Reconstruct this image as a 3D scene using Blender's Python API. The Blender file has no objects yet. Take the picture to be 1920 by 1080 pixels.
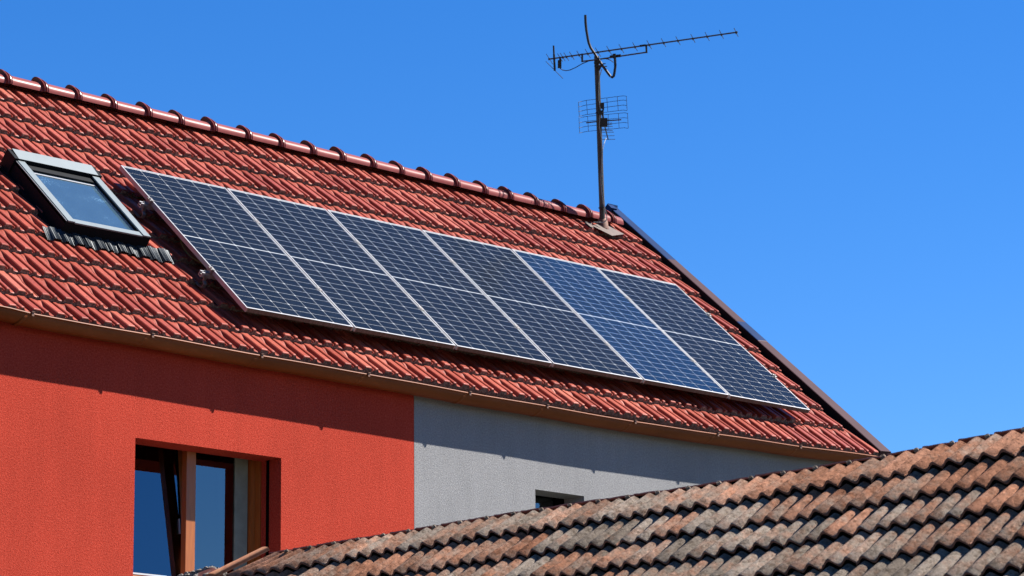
import bpy, math, random
from mathutils import Vector, Matrix
random.seed(7)
SC = bpy.context.scene
COL = SC.collection

# ------------------------------------------------------------------ camera
FPX = 5775.289
TH, PS, ROLL = 0.220236196, 0.799985305, -0.0094798
CAM = Vector((0, 0, 1.6))
_fh = Vector((math.cos(PS), math.sin(PS), 0)); _r = Vector((math.sin(PS), -math.cos(PS), 0)); _z = Vector((0, 0, 1))
CW = _fh*math.cos(TH) + _z*math.sin(TH)
_u = -_fh*math.sin(TH) + _z*math.cos(TH)
CR = _r*math.cos(ROLL) + _u*math.sin(ROLL)
CU = -_r*math.sin(ROLL) + _u*math.cos(ROLL)
cd = bpy.data.cameras.new("camera"); cam = bpy.data.objects.new("camera", cd); COL.objects.link(cam)
cd.sensor_fit = 'HORIZONTAL'; cd.sensor_width = 36.0; cd.lens = FPX/1920*36.0
cd.clip_start = 0.5; cd.clip_end = 3000
m = Matrix((CR, CU, -CW)).transposed().to_4x4(); m.translation = CAM
cam.matrix_world = m
cd.dof.use_dof = True; cd.dof.focus_distance = 21.5; cd.dof.aperture_fstop = 10
SC.camera = cam

# ------------------------------------------------------------------ light
LDIR = Vector((-0.56, 0.335, -0.755)).normalized()          # the way the sunlight travels
el = math.asin(-LDIR.z); az = math.atan2(-LDIR.x, -LDIR.y)
wd = bpy.data.worlds.new("World"); SC.world = wd; wd.use_nodes = True
wn = wd.node_tree.nodes; wl = wd.node_tree.links
for n in list(wn): wn.remove(n)
sky = wn.new('ShaderNodeTexSky'); sky.sky_type = 'NISHITA'; sky.sun_disc = False
sky.sun_elevation = el; sky.sun_rotation = az
sky.altitude = 1200; sky.air_density = 1.0; sky.dust_density = 0.1; sky.ozone_density = 6.0
hs = wn.new('ShaderNodeHueSaturation'); hs.inputs['Hue'].default_value = 0.509; hs.inputs['Saturation'].default_value = 1.28; hs.inputs['Value'].default_value = 1.01
bg = wn.new('ShaderNodeBackground'); bg.inputs['Strength'].default_value = 0.052
wo = wn.new('ShaderNodeOutputWorld')
wl.new(sky.outputs[0], hs.inputs['Color']); wl.new(hs.outputs[0], bg.inputs['Color']); wl.new(bg.outputs[0], wo.inputs['Surface'])
sl = bpy.data.lights.new("sun", 'SUN'); sl.energy = 5.0; sl.angle = math.radians(0.5); sl.color = (1.0, 0.95, 0.88)
so = bpy.data.objects.new("sun", sl); COL.objects.link(so); so.location = (0, 0, 30)
so.rotation_mode = 'QUATERNION'; so.rotation_quaternion = LDIR.to_track_quat('-Z', 'Y')
SC.view_settings.view_transform = 'Standard'; SC.view_settings.look = 'None'
SC.view_settings.exposure = 1.75; SC.view_settings.gamma = 1.0
SC.render.engine = 'CYCLES'; SC.cycles.max_bounces = 8

# ------------------------------------------------------------------ frames of reference
PH = 0.72553433
P0 = Vector((13.97680665, 17.18309988, 6.41129176))        # lower left corner of the row of panels
X = Vector((1, 0, 0)); S = Vector((0, math.cos(PH), math.sin(PH))); N = Vector((0, -math.sin(PH), math.cos(PH)))
TILE = -0.175                                               # mean tile surface below the panel plane
def RP(x, s, h): return P0 + X*x + S*s + N*h                 # roof point: along the eaves, up the slope, above the panel plane
def cp(x, y, z):                                             # point at depth z from the camera station
    return CAM + (CW + CR*((x-960)/FPX) - CU*((y-540)/FPX))*z
def onroof(x, y, h):
    d = CW + CR*((x-960)/FPX) - CU*((y-540)/FPX)
    P = P0 + N*h
    return CAM + d*((P-CAM).dot(N)/d.dot(N))
YL = 16.937                                                  # outer lip of the gutter
YW = 17.108                                                  # face of the house wall
PX = P0.x

# ------------------------------------------------------------------ materials
def mat(name):
    m = bpy.data.materials.new(name); m.use_nodes = True
    nt = m.node_tree; b = nt.nodes['Principled BSDF']
    return m, nt, b
def sset(b, **k):
    for a, v in k.items():
        a = a.replace('_', ' ')
        if a in b.inputs: b.inputs[a].default_value = v
def nd(nt, t, **k):
    n = nt.nodes.new(t)
    for a, v in k.items():
        if a in n.inputs: n.inputs[a].default_value = v
        else: setattr(n, a, v)
    return n
def ramp(nt, src, stops):
    r = nt.nodes.new('ShaderNodeValToRGB'); cr = r.color_ramp
    while len(cr.elements) < len(stops): cr.elements.new(0.5)
    for e, (p, c) in zip(cr.elements, stops):
        e.position = p; e.color = (c[0], c[1], c[2], 1) if len(c) == 3 else c
    nt.links.new(src, r.inputs[0]); return r
def mixc(nt, fac, a, b, mode='MIX'):
    n = nt.nodes.new('ShaderNodeMix'); n.data_type = 'RGBA'; n.blend_type = mode
    for i, v in ((0, fac), (6, a), (7, b)):
        if hasattr(v, 'is_output'): nt.links.new(v, n.inputs[i])
        else: n.inputs[i].default_value = v if i == 0 else (v[0], v[1], v[2], 1)
    return n.outputs[2]
def noise(nt, scale, detail=4, rough=0.55, vec=None, vscale=None):
    n = nd(nt, 'ShaderNodeTexNoise', Scale=scale, Detail=detail, Roughness=rough)
    if vec is None:
        t = nt.nodes.new('ShaderNodeTexCoord'); vec = t.outputs['Object']
    if vscale:
        mp = nt.nodes.new('ShaderNodeMapping'); mp.inputs['Scale'].default_value = vscale
        nt.links.new(vec, mp.inputs[0]); vec = mp.outputs[0]
    nt.links.new(vec, n.inputs['Vector']); return n.outputs['Fac']
def bump(nt, b, h, strength, dist):
    n = nd(nt, 'ShaderNodeBump', Strength=strength, Distance=dist)
    nt.links.new(h, n.inputs['Height']); nt.links.new(n.outputs[0], b.inputs['Normal'])

def flat(name, col, rough=0.5, metal=0.0, var=0.15, scale=12.0, bmp=0.0, spec=0.35):
    m, nt, b = mat(name)
    f = noise(nt, scale, 5)
    r = ramp(nt, f, [(0.3, [c*(1-var) for c in col]), (0.7, [min(1, c*(1+var)) for c in col])])
    nt.links.new(r.outputs[0], b.inputs['Base Color'])
    sset(b, Roughness=rough, Metallic=metal); b.inputs['Specular IOR Level'].default_value = spec
    if bmp: bump(nt, b, noise(nt, scale*6, 4), bmp, 0.004)
    return m

def stucco(name, ca, cb, cc):
    m, nt, b = mat(name)
    g = noise(nt, 80, 5, 0.85); g2 = noise(nt, 130, 2, 0.7); l = noise(nt, 1.3, 4)
    v = nd(nt, 'ShaderNodeTexVoronoi', Scale=120.0)
    t = nt.nodes.new('ShaderNodeTexCoord'); nt.links.new(t.outputs['Object'], v.inputs['Vector'])
    r = ramp(nt, g, [(0.34, ca), (0.5, cb), (0.66, cc)])
    st = noise(nt, 3.0, 5, 0.6, vscale=(2.6, 1, 0.35))
    lm = nd(nt, 'ShaderNodeMath', operation='MULTIPLY_ADD'); lm.inputs[1].default_value = .5; nt.links.new(l, lm.inputs[0])
    lh = nd(nt, 'ShaderNodeMath', operation='MULTIPLY'); lh.inputs[1].default_value = .5; nt.links.new(st, lh.inputs[0]); nt.links.new(lh.outputs[0], lm.inputs[2])
    r2 = ramp(nt, lm.outputs[0], [(0.36, (0.90, 0.90, 0.90)), (0.62, (1.06, 1.06, 1.06))])
    c = mixc(nt, 1.0, r.outputs[0], r2.outputs[0], 'MULTIPLY')
    nt.links.new(c, b.inputs['Base Color']); sset(b, Roughness=0.95); b.inputs['Specular IOR Level'].default_value = 0.03
    a = nd(nt, 'ShaderNodeMath', operation='ADD'); nt.links.new(g, a.inputs[0]); nt.links.new(g2, a.inputs[1])
    a2 = nd(nt, 'ShaderNodeMath', operation='ADD'); nt.links.new(a.outputs[0], a2.inputs[0]); a2.inputs[1].default_value = 0
    bump(nt, b, a2.outputs[0], 0.55, 0.006)
    return m
M_RED = stucco('red_render', (0.50, 0.042, 0.024), (0.74, 0.085, 0.050), (0.92, 0.150, 0.095))
M_GREY = stucco('grey_render', (0.31, 0.31, 0.32), (0.47, 0.47, 0.475), (0.63, 0.625, 0.62))

def tint(nt):
    a = nt.nodes.new('ShaderNodeAttribute'); a.attribute_name = 'tint'
    s = nt.nodes.new('ShaderNodeSeparateColor'); nt.links.new(a.outputs['Color'], s.inputs[0]); return s.outputs

def tile_main():
    m, nt, b = mat('glazed_clay_tile')
    t = tint(nt); f = noise(nt, 9, 5); f2 = noise(nt, 70, 3)
    r = ramp(nt, t[0], [(0.0, (0.38, 0.066, 0.040)), (0.5, (0.48, 0.096, 0.060)), (0.92, (0.57, 0.132, 0.085)), (1.0, (0.66, 0.19, 0.125))])
    r2 = ramp(nt, f, [(0.3, (0.85, 0.82, 0.82)), (0.7, (1.1, 1.1, 1.1))])
    c = mixc(nt, 1.0, r.outputs[0], r2.outputs[0], 'MULTIPLY')
    f4 = noise(nt, 34, 5, 0.8); dm = ramp(nt, f4, [(0.57, (0, 0, 0)), (0.68, (0.75, 0.75, 0.75))])
    c = mixc(nt, dm.outputs[0], c, (0.13, 0.055, 0.040))
    nt.links.new(c, b.inputs['Base Color']); sset(b, Roughness=0.42)
    b.inputs['Specular IOR Level'].default_value = 0.12
    bump(nt, b, f2, 0.12, 0.002)
    return m
def tile_edge(name, dark, mid, light, rough=0.85):
    m, nt, b = mat(name)
    f = noise(nt, 55, 5, 0.7)
    r = ramp(nt, f, [(0.32, dark), (0.52, mid), (0.75, light)])
    nt.links.new(r.outputs[0], b.inputs['Base Color']); sset(b, Roughness=rough)
    bump(nt, b, f, 0.6, 0.006)
    return m
M_TILE = tile_main()
M_TEDGE = tile_edge('lichen_on_tile_ends', (0.04, 0.028, 0.022), (0.24, 0.175, 0.14), (0.80, 0.68, 0.60))
def ridge_mat():
    m, nt, b = mat('glazed_ridge_tile')
    f = noise(nt, 7, 5)
    r = ramp(nt, f, [(0.3, (0.34, 0.088, 0.080)), (0.7, (0.42, 0.125, 0.115))])
    nt.links.new(r.outputs[0], b.inputs['Base Color']); sset(b, Roughness=0.34); b.inputs['Specular IOR Level'].default_value = 0.07
    return m
M_RIDGE = ridge_mat()
M_RIDGED = flat('glazed_ridge_collar', (0.30, 0.062, 0.052), 0.30, spec=.2)

def tile_old():
    m, nt, b = mat('weathered_clay_tile')
    t = tint(nt); f = noise(nt, 11, 6, 0.65); fs = noise(nt, 60, 5, 0.8); fl = noise(nt, 24, 5, 0.75)
    clean = ramp(nt, t[0], [(0.0, (0.32, 0.145, 0.085)), (0.45, (0.48, 0.225, 0.135)), (0.8, (0.58, 0.29, 0.185)), (1.0, (0.80, 0.39, 0.24))])
    lich = ramp(nt, t[1], [(0.0, (0.25, 0.205, 0.165)), (1.0, (0.47, 0.39, 0.32))])
    ad = nd(nt, 'ShaderNodeMath', operation='MULTIPLY_ADD'); ad.inputs[1].default_value = 1.1
    nt.links.new(f, ad.inputs[0]); nt.links.new(t[2], ad.inputs[2])
    msk = ramp(nt, ad.outputs[0], [(0.62, (0, 0, 0)), (1.0, (1, 1, 1))])
    c = mixc(nt, msk.outputs[0], clean.outputs[0], lich.outputs[0])
    sp = ramp(nt, fs, [(0.36, (0.30, 0.28, 0.26)), (0.47, (0.95, 0.95, 0.95)), (0.56, (1, 1, 1)), (0.66, (1.8, 1.75, 1.65))])
    c = mixc(nt, 0.9, c, sp.outputs[0], 'MULTIPLY')
    sp2 = ramp(nt, fl, [(0.38, (0.45, 0.41, 0.37)), (0.52, (1, 1, 1))])
    c = mixc(nt, 0.8, c, sp2.outputs[0], 'MULTIPLY')
    nt.links.new(c, b.inputs['Base Color']); sset(b, Roughness=0.95); b.inputs['Specular IOR Level'].default_value = 0.05
    bump(nt, b, fs, 0.6, 0.006)
    return m
M_OLD = tile_old()
M_OEDGE = tile_edge('old_tile_ends', (0.14, 0.050, 0.030), (0.36, 0.14, 0.085), (0.62, 0.29, 0.19))
M_OSHADE = tile_edge('painted_valley_shade', (0.03, 0.020, 0.014), (0.09, 0.055, 0.038), (0.20, 0.13, 0.09))  # dark colour painted along the tile valleys as shade between the rolls
M_ORANGE = flat('fresh_clay', (0.98, 0.36, 0.17), 0.8, var=0.3, scale=25, bmp=0.3)
M_MORTAR = tile_edge('mortar', (0.07, 0.055, 0.045), (0.22, 0.18, 0.15), (0.5, 0.46, 0.42))
M_DARK = flat('dark_void', (0.007, 0.006, 0.005), 0.95, spec=0)
M_DECK = flat('roofing_felt', (0.03, 0.02, 0.018), 0.9, spec=0)
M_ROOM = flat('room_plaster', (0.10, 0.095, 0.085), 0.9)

def copper():
    m, nt, b = mat('brown_gutter_metal')
    f = noise(nt, 2.2, 6, 0.65, vscale=(0.5, 1, 3)); f2 = noise(nt, 30, 5, 0.75)
    r = ramp(nt, f, [(0.3, (0.28, 0.070, 0.013)), (0.55, (0.38, 0.097, 0.020)), (0.75, (0.48, 0.140, 0.040))])
    s2 = ramp(nt, f2, [(0.55, (1, 1, 1)), (0.78, (1.6, 1.7, 1.9))])
    c = mixc(nt, 0.6, r.outputs[0], s2.outputs[0], 'MULTIPLY')
    nt.links.new(c, b.inputs['Base Color']); sset(b, Roughness=0.5, Metallic=0.0); b.inputs['Specular IOR Level'].default_value = 0.12
    bump(nt, b, f2, 0.08, 0.003)
    return m
M_COPPER = copper()
M_CLIP = flat('gutter_clip_metal', (0.30, 0.15, 0.09), 0.5, 0.1)
M_VERGE = flat('brown_verge_metal', (0.100, 0.052, 0.060), 0.5, 0.0, scale=3, spec=.04)
M_VERGEB = flat('blue_verge_metal', (0.016, 0.050, 0.16), 0.5, 0.0, scale=3, spec=.03)  # bluer colour for the verge cap and the top and joint stretches
M_BLACK = flat('black_metal_and_verge_shade', (0.007, 0.010, 0.014), 0.6, spec=.08)
M_VELUX = flat('grey_coated_aluminium', (0.27, 0.325, 0.345), 0.42, 0.0, var=0.06)
M_LEAD = flat('pleated_dark_flashing', (0.045, 0.060, 0.072), 0.42, 0.3)
M_ALU = flat('anodised_aluminium', (0.74, 0.74, 0.76), 0.38, 0.55, var=0.06)
M_GALV = flat('galvanised_steel', (0.55, 0.52, 0.50), 0.4, 0.8, var=0.3, scale=40)
M_WOOD = None
def wood(name, a, b2):
    m, nt, b = mat(name)
    f = noise(nt, 5, 6, 0.6, vscale=(14, 14, 1.2))
    r = ramp(nt, f, [(0.3, a), (0.7, b2)])
    nt.links.new(r.outputs[0], b.inputs['Base Color']); sset(b, Roughness=0.45)
    return m
M_WOOD = wood('varnished_wood', (0.50, 0.125, 0.014), (0.70, 0.20, 0.026))
def alu_dirty():
    m, nt, b = mat('dirty_frame_edge')
    f = noise(nt, 6, 5, 0.7, vscale=(14, 0.6, 0.6)); f2 = noise(nt, 1.1, 3)
    ad = nd(nt, 'ShaderNodeMath', operation='MULTIPLY_ADD'); ad.inputs[1].default_value = 0.5
    nt.links.new(f2, ad.inputs[0]); nt.links.new(f, ad.inputs[2])
    r = ramp(nt, ad.outputs[0], [(0.55, (0.055, 0.038, 0.024)), (0.75, (0.17, 0.125, 0.09)), (0.95, (0.40, 0.35, 0.33))])
    nt.links.new(r.outputs[0], b.inputs['Base Color']); sset(b, Roughness=0.7)
    return m
M_DIRTY = alu_dirty()
def cellmat(name, a, b2, coat=1.0):
    m, nt, b = mat(name)
    f = noise(nt, 3.5, 3); d = noise(nt, 190, 2, 0.6); d2 = noise(nt, 60, 3, 0.6)
    r = ramp(nt, f, [(0.3, a), (0.7, b2)])
    s = ramp(nt, d, [(0.69, (0, 0, 0)), (0.78, (0.34, 0.34, 0.32))])
    c = mixc(nt, 1.0, r.outputs[0], s.outputs[0], 'ADD')
    nt.links.new(c, b.inputs['Base Color'])
    rr = ramp(nt, d2, [(0.3, (0.10,)*3), (0.8, (0.22,)*3)]); nt.links.new(rr.outputs[0], b.inputs['Roughness'])
    b.inputs['Specular IOR Level'].default_value = 0.09
    return m
M_CELL = cellmat('silicon_cell', (0.012, 0.0175, 0.025), (0.016, 0.022, 0.031))
M_CELLB = cellmat('bluer_silicon_cell', (0.011, 0.033, 0.082), (0.014, 0.041, 0.100))
M_BACK = flat('white_backsheet', (0.78, 0.80, 0.82), 0.35, var=0.03)
def glass(name, ior, tintc, rough=0.0, dirt_and_sky_tint=0.0):
    m, nt, b = mat(name); nt.nodes.remove(b); out = nt.nodes['Material Output']
    fr = nd(nt, 'ShaderNodeFresnel', IOR=ior)
    gl = nd(nt, 'ShaderNodeBsdfGlossy', Roughness=rough); gl.inputs['Color'].default_value = (0.85, 0.95, 1, 1)
    tr = nt.nodes.new('ShaderNodeBsdfTransparent'); tr.inputs['Color'].default_value = (*tintc, 1)
    mx = nt.nodes.new('ShaderNodeMixShader')
    nt.links.new(fr.outputs[0], mx.inputs[0]); nt.links.new(tr.outputs[0], mx.inputs[1]); nt.links.new(gl.outputs[0], mx.inputs[2])
    last = mx.outputs[0]
    if dirt_and_sky_tint:
        df = nd(nt, 'ShaderNodeBsdfDiffuse'); df.inputs['Color'].default_value = (0.14, 0.27, 0.40, 1)  # dirt film, tinted blue to paint in reflected sky
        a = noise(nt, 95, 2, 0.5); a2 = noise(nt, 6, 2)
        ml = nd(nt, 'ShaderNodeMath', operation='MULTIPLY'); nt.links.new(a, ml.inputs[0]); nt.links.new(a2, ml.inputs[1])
        r = ramp(nt, ml.outputs[0], [(0.20, (0.14,)*3), (0.38, (0.17,)*3), (0.45, (dirt_and_sky_tint,)*3)])
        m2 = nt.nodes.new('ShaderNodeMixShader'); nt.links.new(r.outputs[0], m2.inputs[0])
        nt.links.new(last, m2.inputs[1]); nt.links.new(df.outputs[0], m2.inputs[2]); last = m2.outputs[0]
    nt.links.new(last, out.inputs['Surface'])
    return m
M_PANE = glass('window_glass', 2.3, (0.55, 0.58, 0.56))
M_SKYPANE = glass('roof_window_glass', 3.6, (0.12, 0.16, 0.18), dirt_and_sky_tint=0.5)

# ------------------------------------------------------------------ mesh helpers
class MB:
    def __init__(s): s.v = []; s.f = []; s.mi = []; s.t = []
    def quad(s, a, b, c, d, mi=0):
        i = len(s.v); s.v += [Vector(a), Vector(b), Vector(c), Vector(d)]; s.f.append((i, i+1, i+2, i+3)); s.mi.append(mi)
    def poly(s, pts, mi=0):
        i = len(s.v); s.v += [Vector(p) for p in pts]; s.f.append(tuple(range(i, i+len(pts)))); s.mi.append(mi)
    def grid(s, rows, mi=0, closed=False, mif=None):
        i = len(s.v); nr = len(rows); nc = len(rows[0])
        for r in rows: s.v += [Vector(p) for p in r]
        for a in range(nr-1):
            for b in range(nc if closed else nc-1):
                b2 = (b+1) % nc
                s.f.append((i+a*nc+b, i+a*nc+b2, i+(a+1)*nc+b2, i+(a+1)*nc+b)); s.mi.append(mif(a, b) if mif else mi)
    def box(s, o, ax, ay, az, mi=0, mis=None):
        """box from corner o with edge vectors ax, ay, az"""
        o = Vector(o); ax = Vector(ax); ay = Vector(ay); az = Vector(az)
        if ax.cross(ay).dot(az) < 0: o = o+ax; ax = -ax
        i = len(s.v)
        s.v += [o, o+ax, o+ax+ay, o+ay, o+az, o+ax+az, o+ax+ay+az, o+ay+az]
        F = [(0, 3, 2, 1), (4, 5, 6, 7), (0, 1, 5, 4), (1, 2, 6, 5), (2, 3, 7, 6), (3, 0, 4, 7)]
        for k, f in enumerate(F): s.f.append(tuple(i+j for j in f)); s.mi.append(mis[k] if mis else mi)
    def tube(s, pts, r, n=10, mi=0, caps=True):
        pts = [Vector(p) for p in pts]; rows = []
        prev = None
        for k, p in enumerate(pts):
            t = (pts[min(k+1, len(pts)-1)] - pts[max(k-1, 0)]).normalized()
            if prev is None:
                a = t.cross(Vector((0, 0, 1)));
                if a.length < 0.05: a = t.cross(Vector((1, 0, 0)))
            else: a = prev - t*prev.dot(t)
            a.normalize(); prev = a; b = t.cross(a)
            rr = r[k] if isinstance(r, (list, tuple)) else r
            rows.append([p + (a*math.cos(q) + b*math.sin(q))*rr for q in [2*math.pi*j/n for j in range(n)]])
        s.grid(rows, mi, closed=True)
        if caps: s.poly(rows[0][::-1], mi); s.poly(rows[-1], mi)

ORI = {}
def setp(o, label=None, cat=None, group=None, kind=None):
    if label: o['label'] = label
    if cat: o['category'] = cat
    if group: o['group'] = group
    if kind: o['kind'] = kind
def build(name, mb, mats, parent=None, origin=None, smooth=False, tints=None):
    o0 = ORI[parent.name] if parent is not None else (Vector(origin) if origin is not None else Vector((0, 0, 0)))
    me = bpy.data.meshes.new(name)
    me.from_pydata([tuple(v-o0) for v in mb.v], [], mb.f)
    for q in (mats if isinstance(mats, (list, tuple)) else [mats]): me.materials.append(q)
    me.polygons.foreach_set('material_index', mb.mi)
    me.polygons.foreach_set('use_smooth', [smooth]*len(mb.f))
    if tints:
        ca = me.color_attributes.new('tint', 'FLOAT_COLOR', 'POINT')
        buf = []
        for t in tints: buf += [t[0], t[1], t[2], 1.0]
        ca.data.foreach_set('color', buf)
    me.update()
    o = bpy.data.objects.new(name, me); COL.objects.link(o)
    if parent is not None: o.parent = parent
    else: o.location = o0
    ORI[o.name] = o0
    return o
def empty(name, loc, label, cat, group=None):
    o = bpy.data.objects.new(name, None); COL.objects.link(o); o.location = loc; o.empty_display_size = 0.3
    ORI[o.name] = Vector(loc); setp(o, label, cat, group); return o
def smoothby(o, ang=40):
    me = o.data
    me.polygons.foreach_set('use_smooth', [True]*len(me.polygons))
    try: me.set_sharp_from_angle(angle=math.radians(ang))
    except Exception: pass
def lerp(a, b, t): return a+(b-a)*t
def interp(xs, ys, x):
    if x <= xs[0]: return ys[0]
    for i in range(len(xs)-1):
        if x <= xs[i+1]: return lerp(ys[i], ys[i+1], (x-xs[i])/(xs[i+1]-xs[i]))
    return ys[-1]
def sst(a, b, x):
    t = max(0, min(1, (x-a)/(b-a))); return t*t*(3-2*t)

# ------------------------------------------------------------------ ground
g = MB(); R = 900; n = 48
ring = [Vector((R*math.cos(2*math.pi*k/n), R*math.sin(2*math.pi*k/n), 0)) for k in range(n)]
for k in range(n): g.poly([Vector((0, 0, 0)), ring[k], ring[(k+1) % n]])
mg, nt, b = mat('courtyard_ground')
f = noise(nt, 0.6, 6); r = ramp(nt, f, [(0.35, (0.10, 0.11, 0.07)), (0.65, (0.15, 0.15, 0.11))])
nt.links.new(r.outputs[0], b.inputs['Base Color']); sset(b, Roughness=0.95)
setp(build('ground', g, mg), kind='structure')

# ================================================================== HOUSE
house = empty('house', (PX+2.0, YW+4.0, 0), 'rendered house, half red and half grey, under a glazed red tile roof', 'house')
HX0, HX1 = PX-6.0, PX+6.88                 # gable ends
APEX_S = 3.60
def rake_dx(s): return 0.034*(3.2-s)

# ---- tile field
GUT_X = [-2.3, -2.07, -1.05, -.06, .97, 2.0, 2.84, 3.84, 4.84, 5.89, 6.73, 7.1]
GUT_Z = [6.040, 6.023, 6.015, 6.002, 5.997, 5.984, 5.981, 5.975, 5.988, 6.002, 6.025, 6.032]
def row_s(k, x):
    b0 = interp([-2, 0, .8, 2, 4, 5.5, 7.1], [-.105, -.075, -.072, -.10, -.09, -.02, .070], x)
    if k >= 0: return b0 + (3.265-b0)*k/10.0
    e = interp([-2.4, -1, 1, 3, 4.5, 6, 7], [-.345, -.360, -.375, -.385, -.380, -.365, -.33], x)
    return e
BOT = [(0.0, .001), (.05, .000), (.094, .000), (.120, .025), (.150, .0305), (.42, .0300), (.450, .0255), (.50, .007), (.540, .001),
       (.565, .0125), (.585, .0135), (.600, .002), (.615, .002), (.640, .0230), (.665, .0265), (.765, .0265), (.795, .018), (.85, .005), (.93, .002), (1.0, .001)]
TOP = [(0.0, .021), (.05, .023), (.094, .024), (.120, .0280), (.150, .0305), (.42, .0300), (.450, .029), (.50, .025), (.540, .018),
       (.565, .0180), (.585, .0180), (.600, .017), (.615, .017), (.640, .0230), (.665, .0245), (.765, .0245), (.795, .023), (.85, .020), (.93, .019), (1.0, .021)]
VS = [0.0, 0.014, 0.040, 0.25, 0.45, 0.58, 0.70, 0.80, 0.90, 1.06]
def tile_rows(x0, s0, s1, dz, jx):
    rows = []
    def pt(i, v, drop):
        u, hb = BOT[i]; ht = TOP[i][1]
        # leaf: the field left of the flat roll swells towards the tile head
        k = sst(0.62, 1.04, v + (0.05 if u > .8 or u < .11 else -.04))
        h = lerp(hb, ht, k)
        base = 0.042*(1-v/1.0)
        s = lerp(s0, s1, v)
        return (x0 + u*0.2 + jx, s, TILE - 0.022 + base + h - drop + dz)
    nI = len(BOT)
    rows.append([pt(i, 0.0, 0.044 + 0.5*BOT[i][1]) for i in range(nI)])     # underside of the end
    for q, v in enumerate(VS):
        drop = (0.0075, 0.0025, 0.0)[q] if q < 3 else 0
        rows.append([pt(i, v, drop*(0.6+0.4*min(1, BOT[i][1]/.015))) for i in range(nI)])
    return rows
tm = MB(); tints = []
SKX0, SKX1, SKS0, SKS1 = -1.105, -0.33, 0.95, 1.955
for k in range(-1, 11):
    nx0 = -31; nx1 = 36
    for ix in range(nx0, nx1):
        off = 0.165
        x0 = ix*0.2 + off + random.uniform(-.002, .002)
        s0 = row_s(k, x0+.1) + random.uniform(-.003, .003)
        s1 = row_s(k+1, x0+.1) if k < 10 else 3.60
        if k == 10: s1 = s0 + .335
        xr = 6.945 + rake_dx(s0)
        if x0 > xr - 0.09: continue
        cut = 1.0
        # skip tiles wholly under the roof window
        if x0 > SKX0+.03 and x0+.2 < SKX1-.02 and s0 > SKS0-.02 and s0 < SKS1-.32: continue
        dz = random.uniform(-.0022, .0022)
        rows = tile_rows(x0, s0, s1, dz, 0)
        nb = len(tm.v)
        tr = [[RP(p[0]+(random.uniform(-.0005, .0005)), p[1], p[2]) for p in r] for r in rows]
        if x0+.2 > xr:
            for r in tr:
                for p in r:
                    lim = PX + xr
                    if p.x > lim: p.x = lim
        tm.grid(tr, mif=lambda a, b: 1 if a == 0 else 0)
        t = (random.random(), random.random(), random.random())
        tints += [t]*(len(tm.v)-nb)
roof = build('tiled_roof', tm, [M_TILE, M_TEDGE], house, tints=tints)
me = roof.data

# ---- deck below tiles and rear slope
dk = MB()
ap = RP(0, APEX_S, TILE-.06)
yb = ap.y + (ap.y - RP(0, -.38, 0).y)                        # rear eaves
def deckpt(x, s, h): return RP(x, s, h)
h0 = TILE-.045
for (a, b2) in ((-6.1, 7.02),):
    A = RP(a, -.20, h0); B = RP(b2, -.20, h0); Cc = RP(b2, APEX_S, h0); Dd = RP(a, APEX_S, h0)
    dk.quad(A, B, Cc, Dd)
    t = -N*.10
    dk.quad(A+t, Dd+t, Cc+t, B+t); dk.quad(A, A+t, B+t, B); dk.quad(B, B+t, Cc+t, Cc); dk.quad(Dd, Dd+t, A+t, A)
build('roof_deck', dk, M_DECK, house)
rs = MB()
c0 = RP(-6.1, APEX_S, TILE+.01); c1 = RP(7.0, APEX_S, TILE+.01); Sb = Vector((0, S.y, -S.z)); Nb = Vector((0, -N.y, N.z))
for k in range(12):
    a = c0 + Sb*(k*.34) + Nb*(.0); b_ = c1 + Sb*(k*.34)
    rs.quad(b_, a, a+Sb*.36+Nb*.03, b_+Sb*.36+Nb*.03)
    rs.quad(b_+Sb*.36+Nb*.03, a+Sb*.36+Nb*.03, a+Sb*.34, b_+Sb*.34)
build('rear_roof', rs, M_TILE, house, tints=[(.5, .5, .5)]*len(rs.v))

# ---- ridge tiles
apx = RP(0, APEX_S, TILE+.048)
def ridge_piece(x0, L):
    q = MB(); rows = []
    prof = [(0.0, .088), (.0, .101), (.010, .105), (.015, .096), (.020, .096), (.025, .104), (.031, .104), (.035, .096), (.040, .096), (.046, .100), (.052, .090), (.10, .087), (L, .083)]
    na = 18
    jy = random.uniform(-.004, .004); jz = random.uniform(-.004, .004)
    for (dx, r) in prof:
        row = []
        for j in range(na+1):
            a = math.radians(-12 + 204*j/na)
            hook = 0.028*max(0, math.sin(a))**3*max(0, 1-dx/.062) if dx < .05 and r > .0885 else 0
            row.append(Vector((PX+x0+dx-hook*.8, apx.y - r*math.cos(a)*1.16 + jy, apx.z - .046 + (r*.94+hook)*math.sin(a)*1.0 + jz)))
        rows.append(row)
    q.grid(rows, mif=lambda a, b: 1 if a < 10 else 0)
    # closed end rim
    q.grid([rows[0], [Vector((p.x, apx.y+(p.y-apx.y)*.8, apx.z-.046+(p.z-apx.z+.046)*.8)) for p in rows[0]]], 1)
    return q
RX = [-4.1+.355*i for i in range(11)]
RX = [x for x in RX if x < -.25]
xs = [.035, .37, .73, 1.09, 1.435, 1.79, 2.17, 2.535, 2.895, 3.235, 3.595, 3.935, 4.265, 4.61, 4.965, 5.29, 5.63, 5.995, 6.335]
first = xs[0]
allx = [first-.355*i for i in range(17, 0, -1)] + xs
ends = allx[1:] + [6.62]
for a, e in zip(allx, ends):
    o = build('ridge_tile', ridge_piece(a, e-a+.03), [M_RIDGE, M_RIDGED], roof); smoothby(o, 35)
# end piece of the ridge, right of the mast
q = MB()
q = ridge_piece(6.66, .16); o = build('ridge_tile', q, [M_RIDGE, M_RIDGED], roof); smoothby(o, 35)
o['label'] = 'short last ridge tile by the verge'

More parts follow.
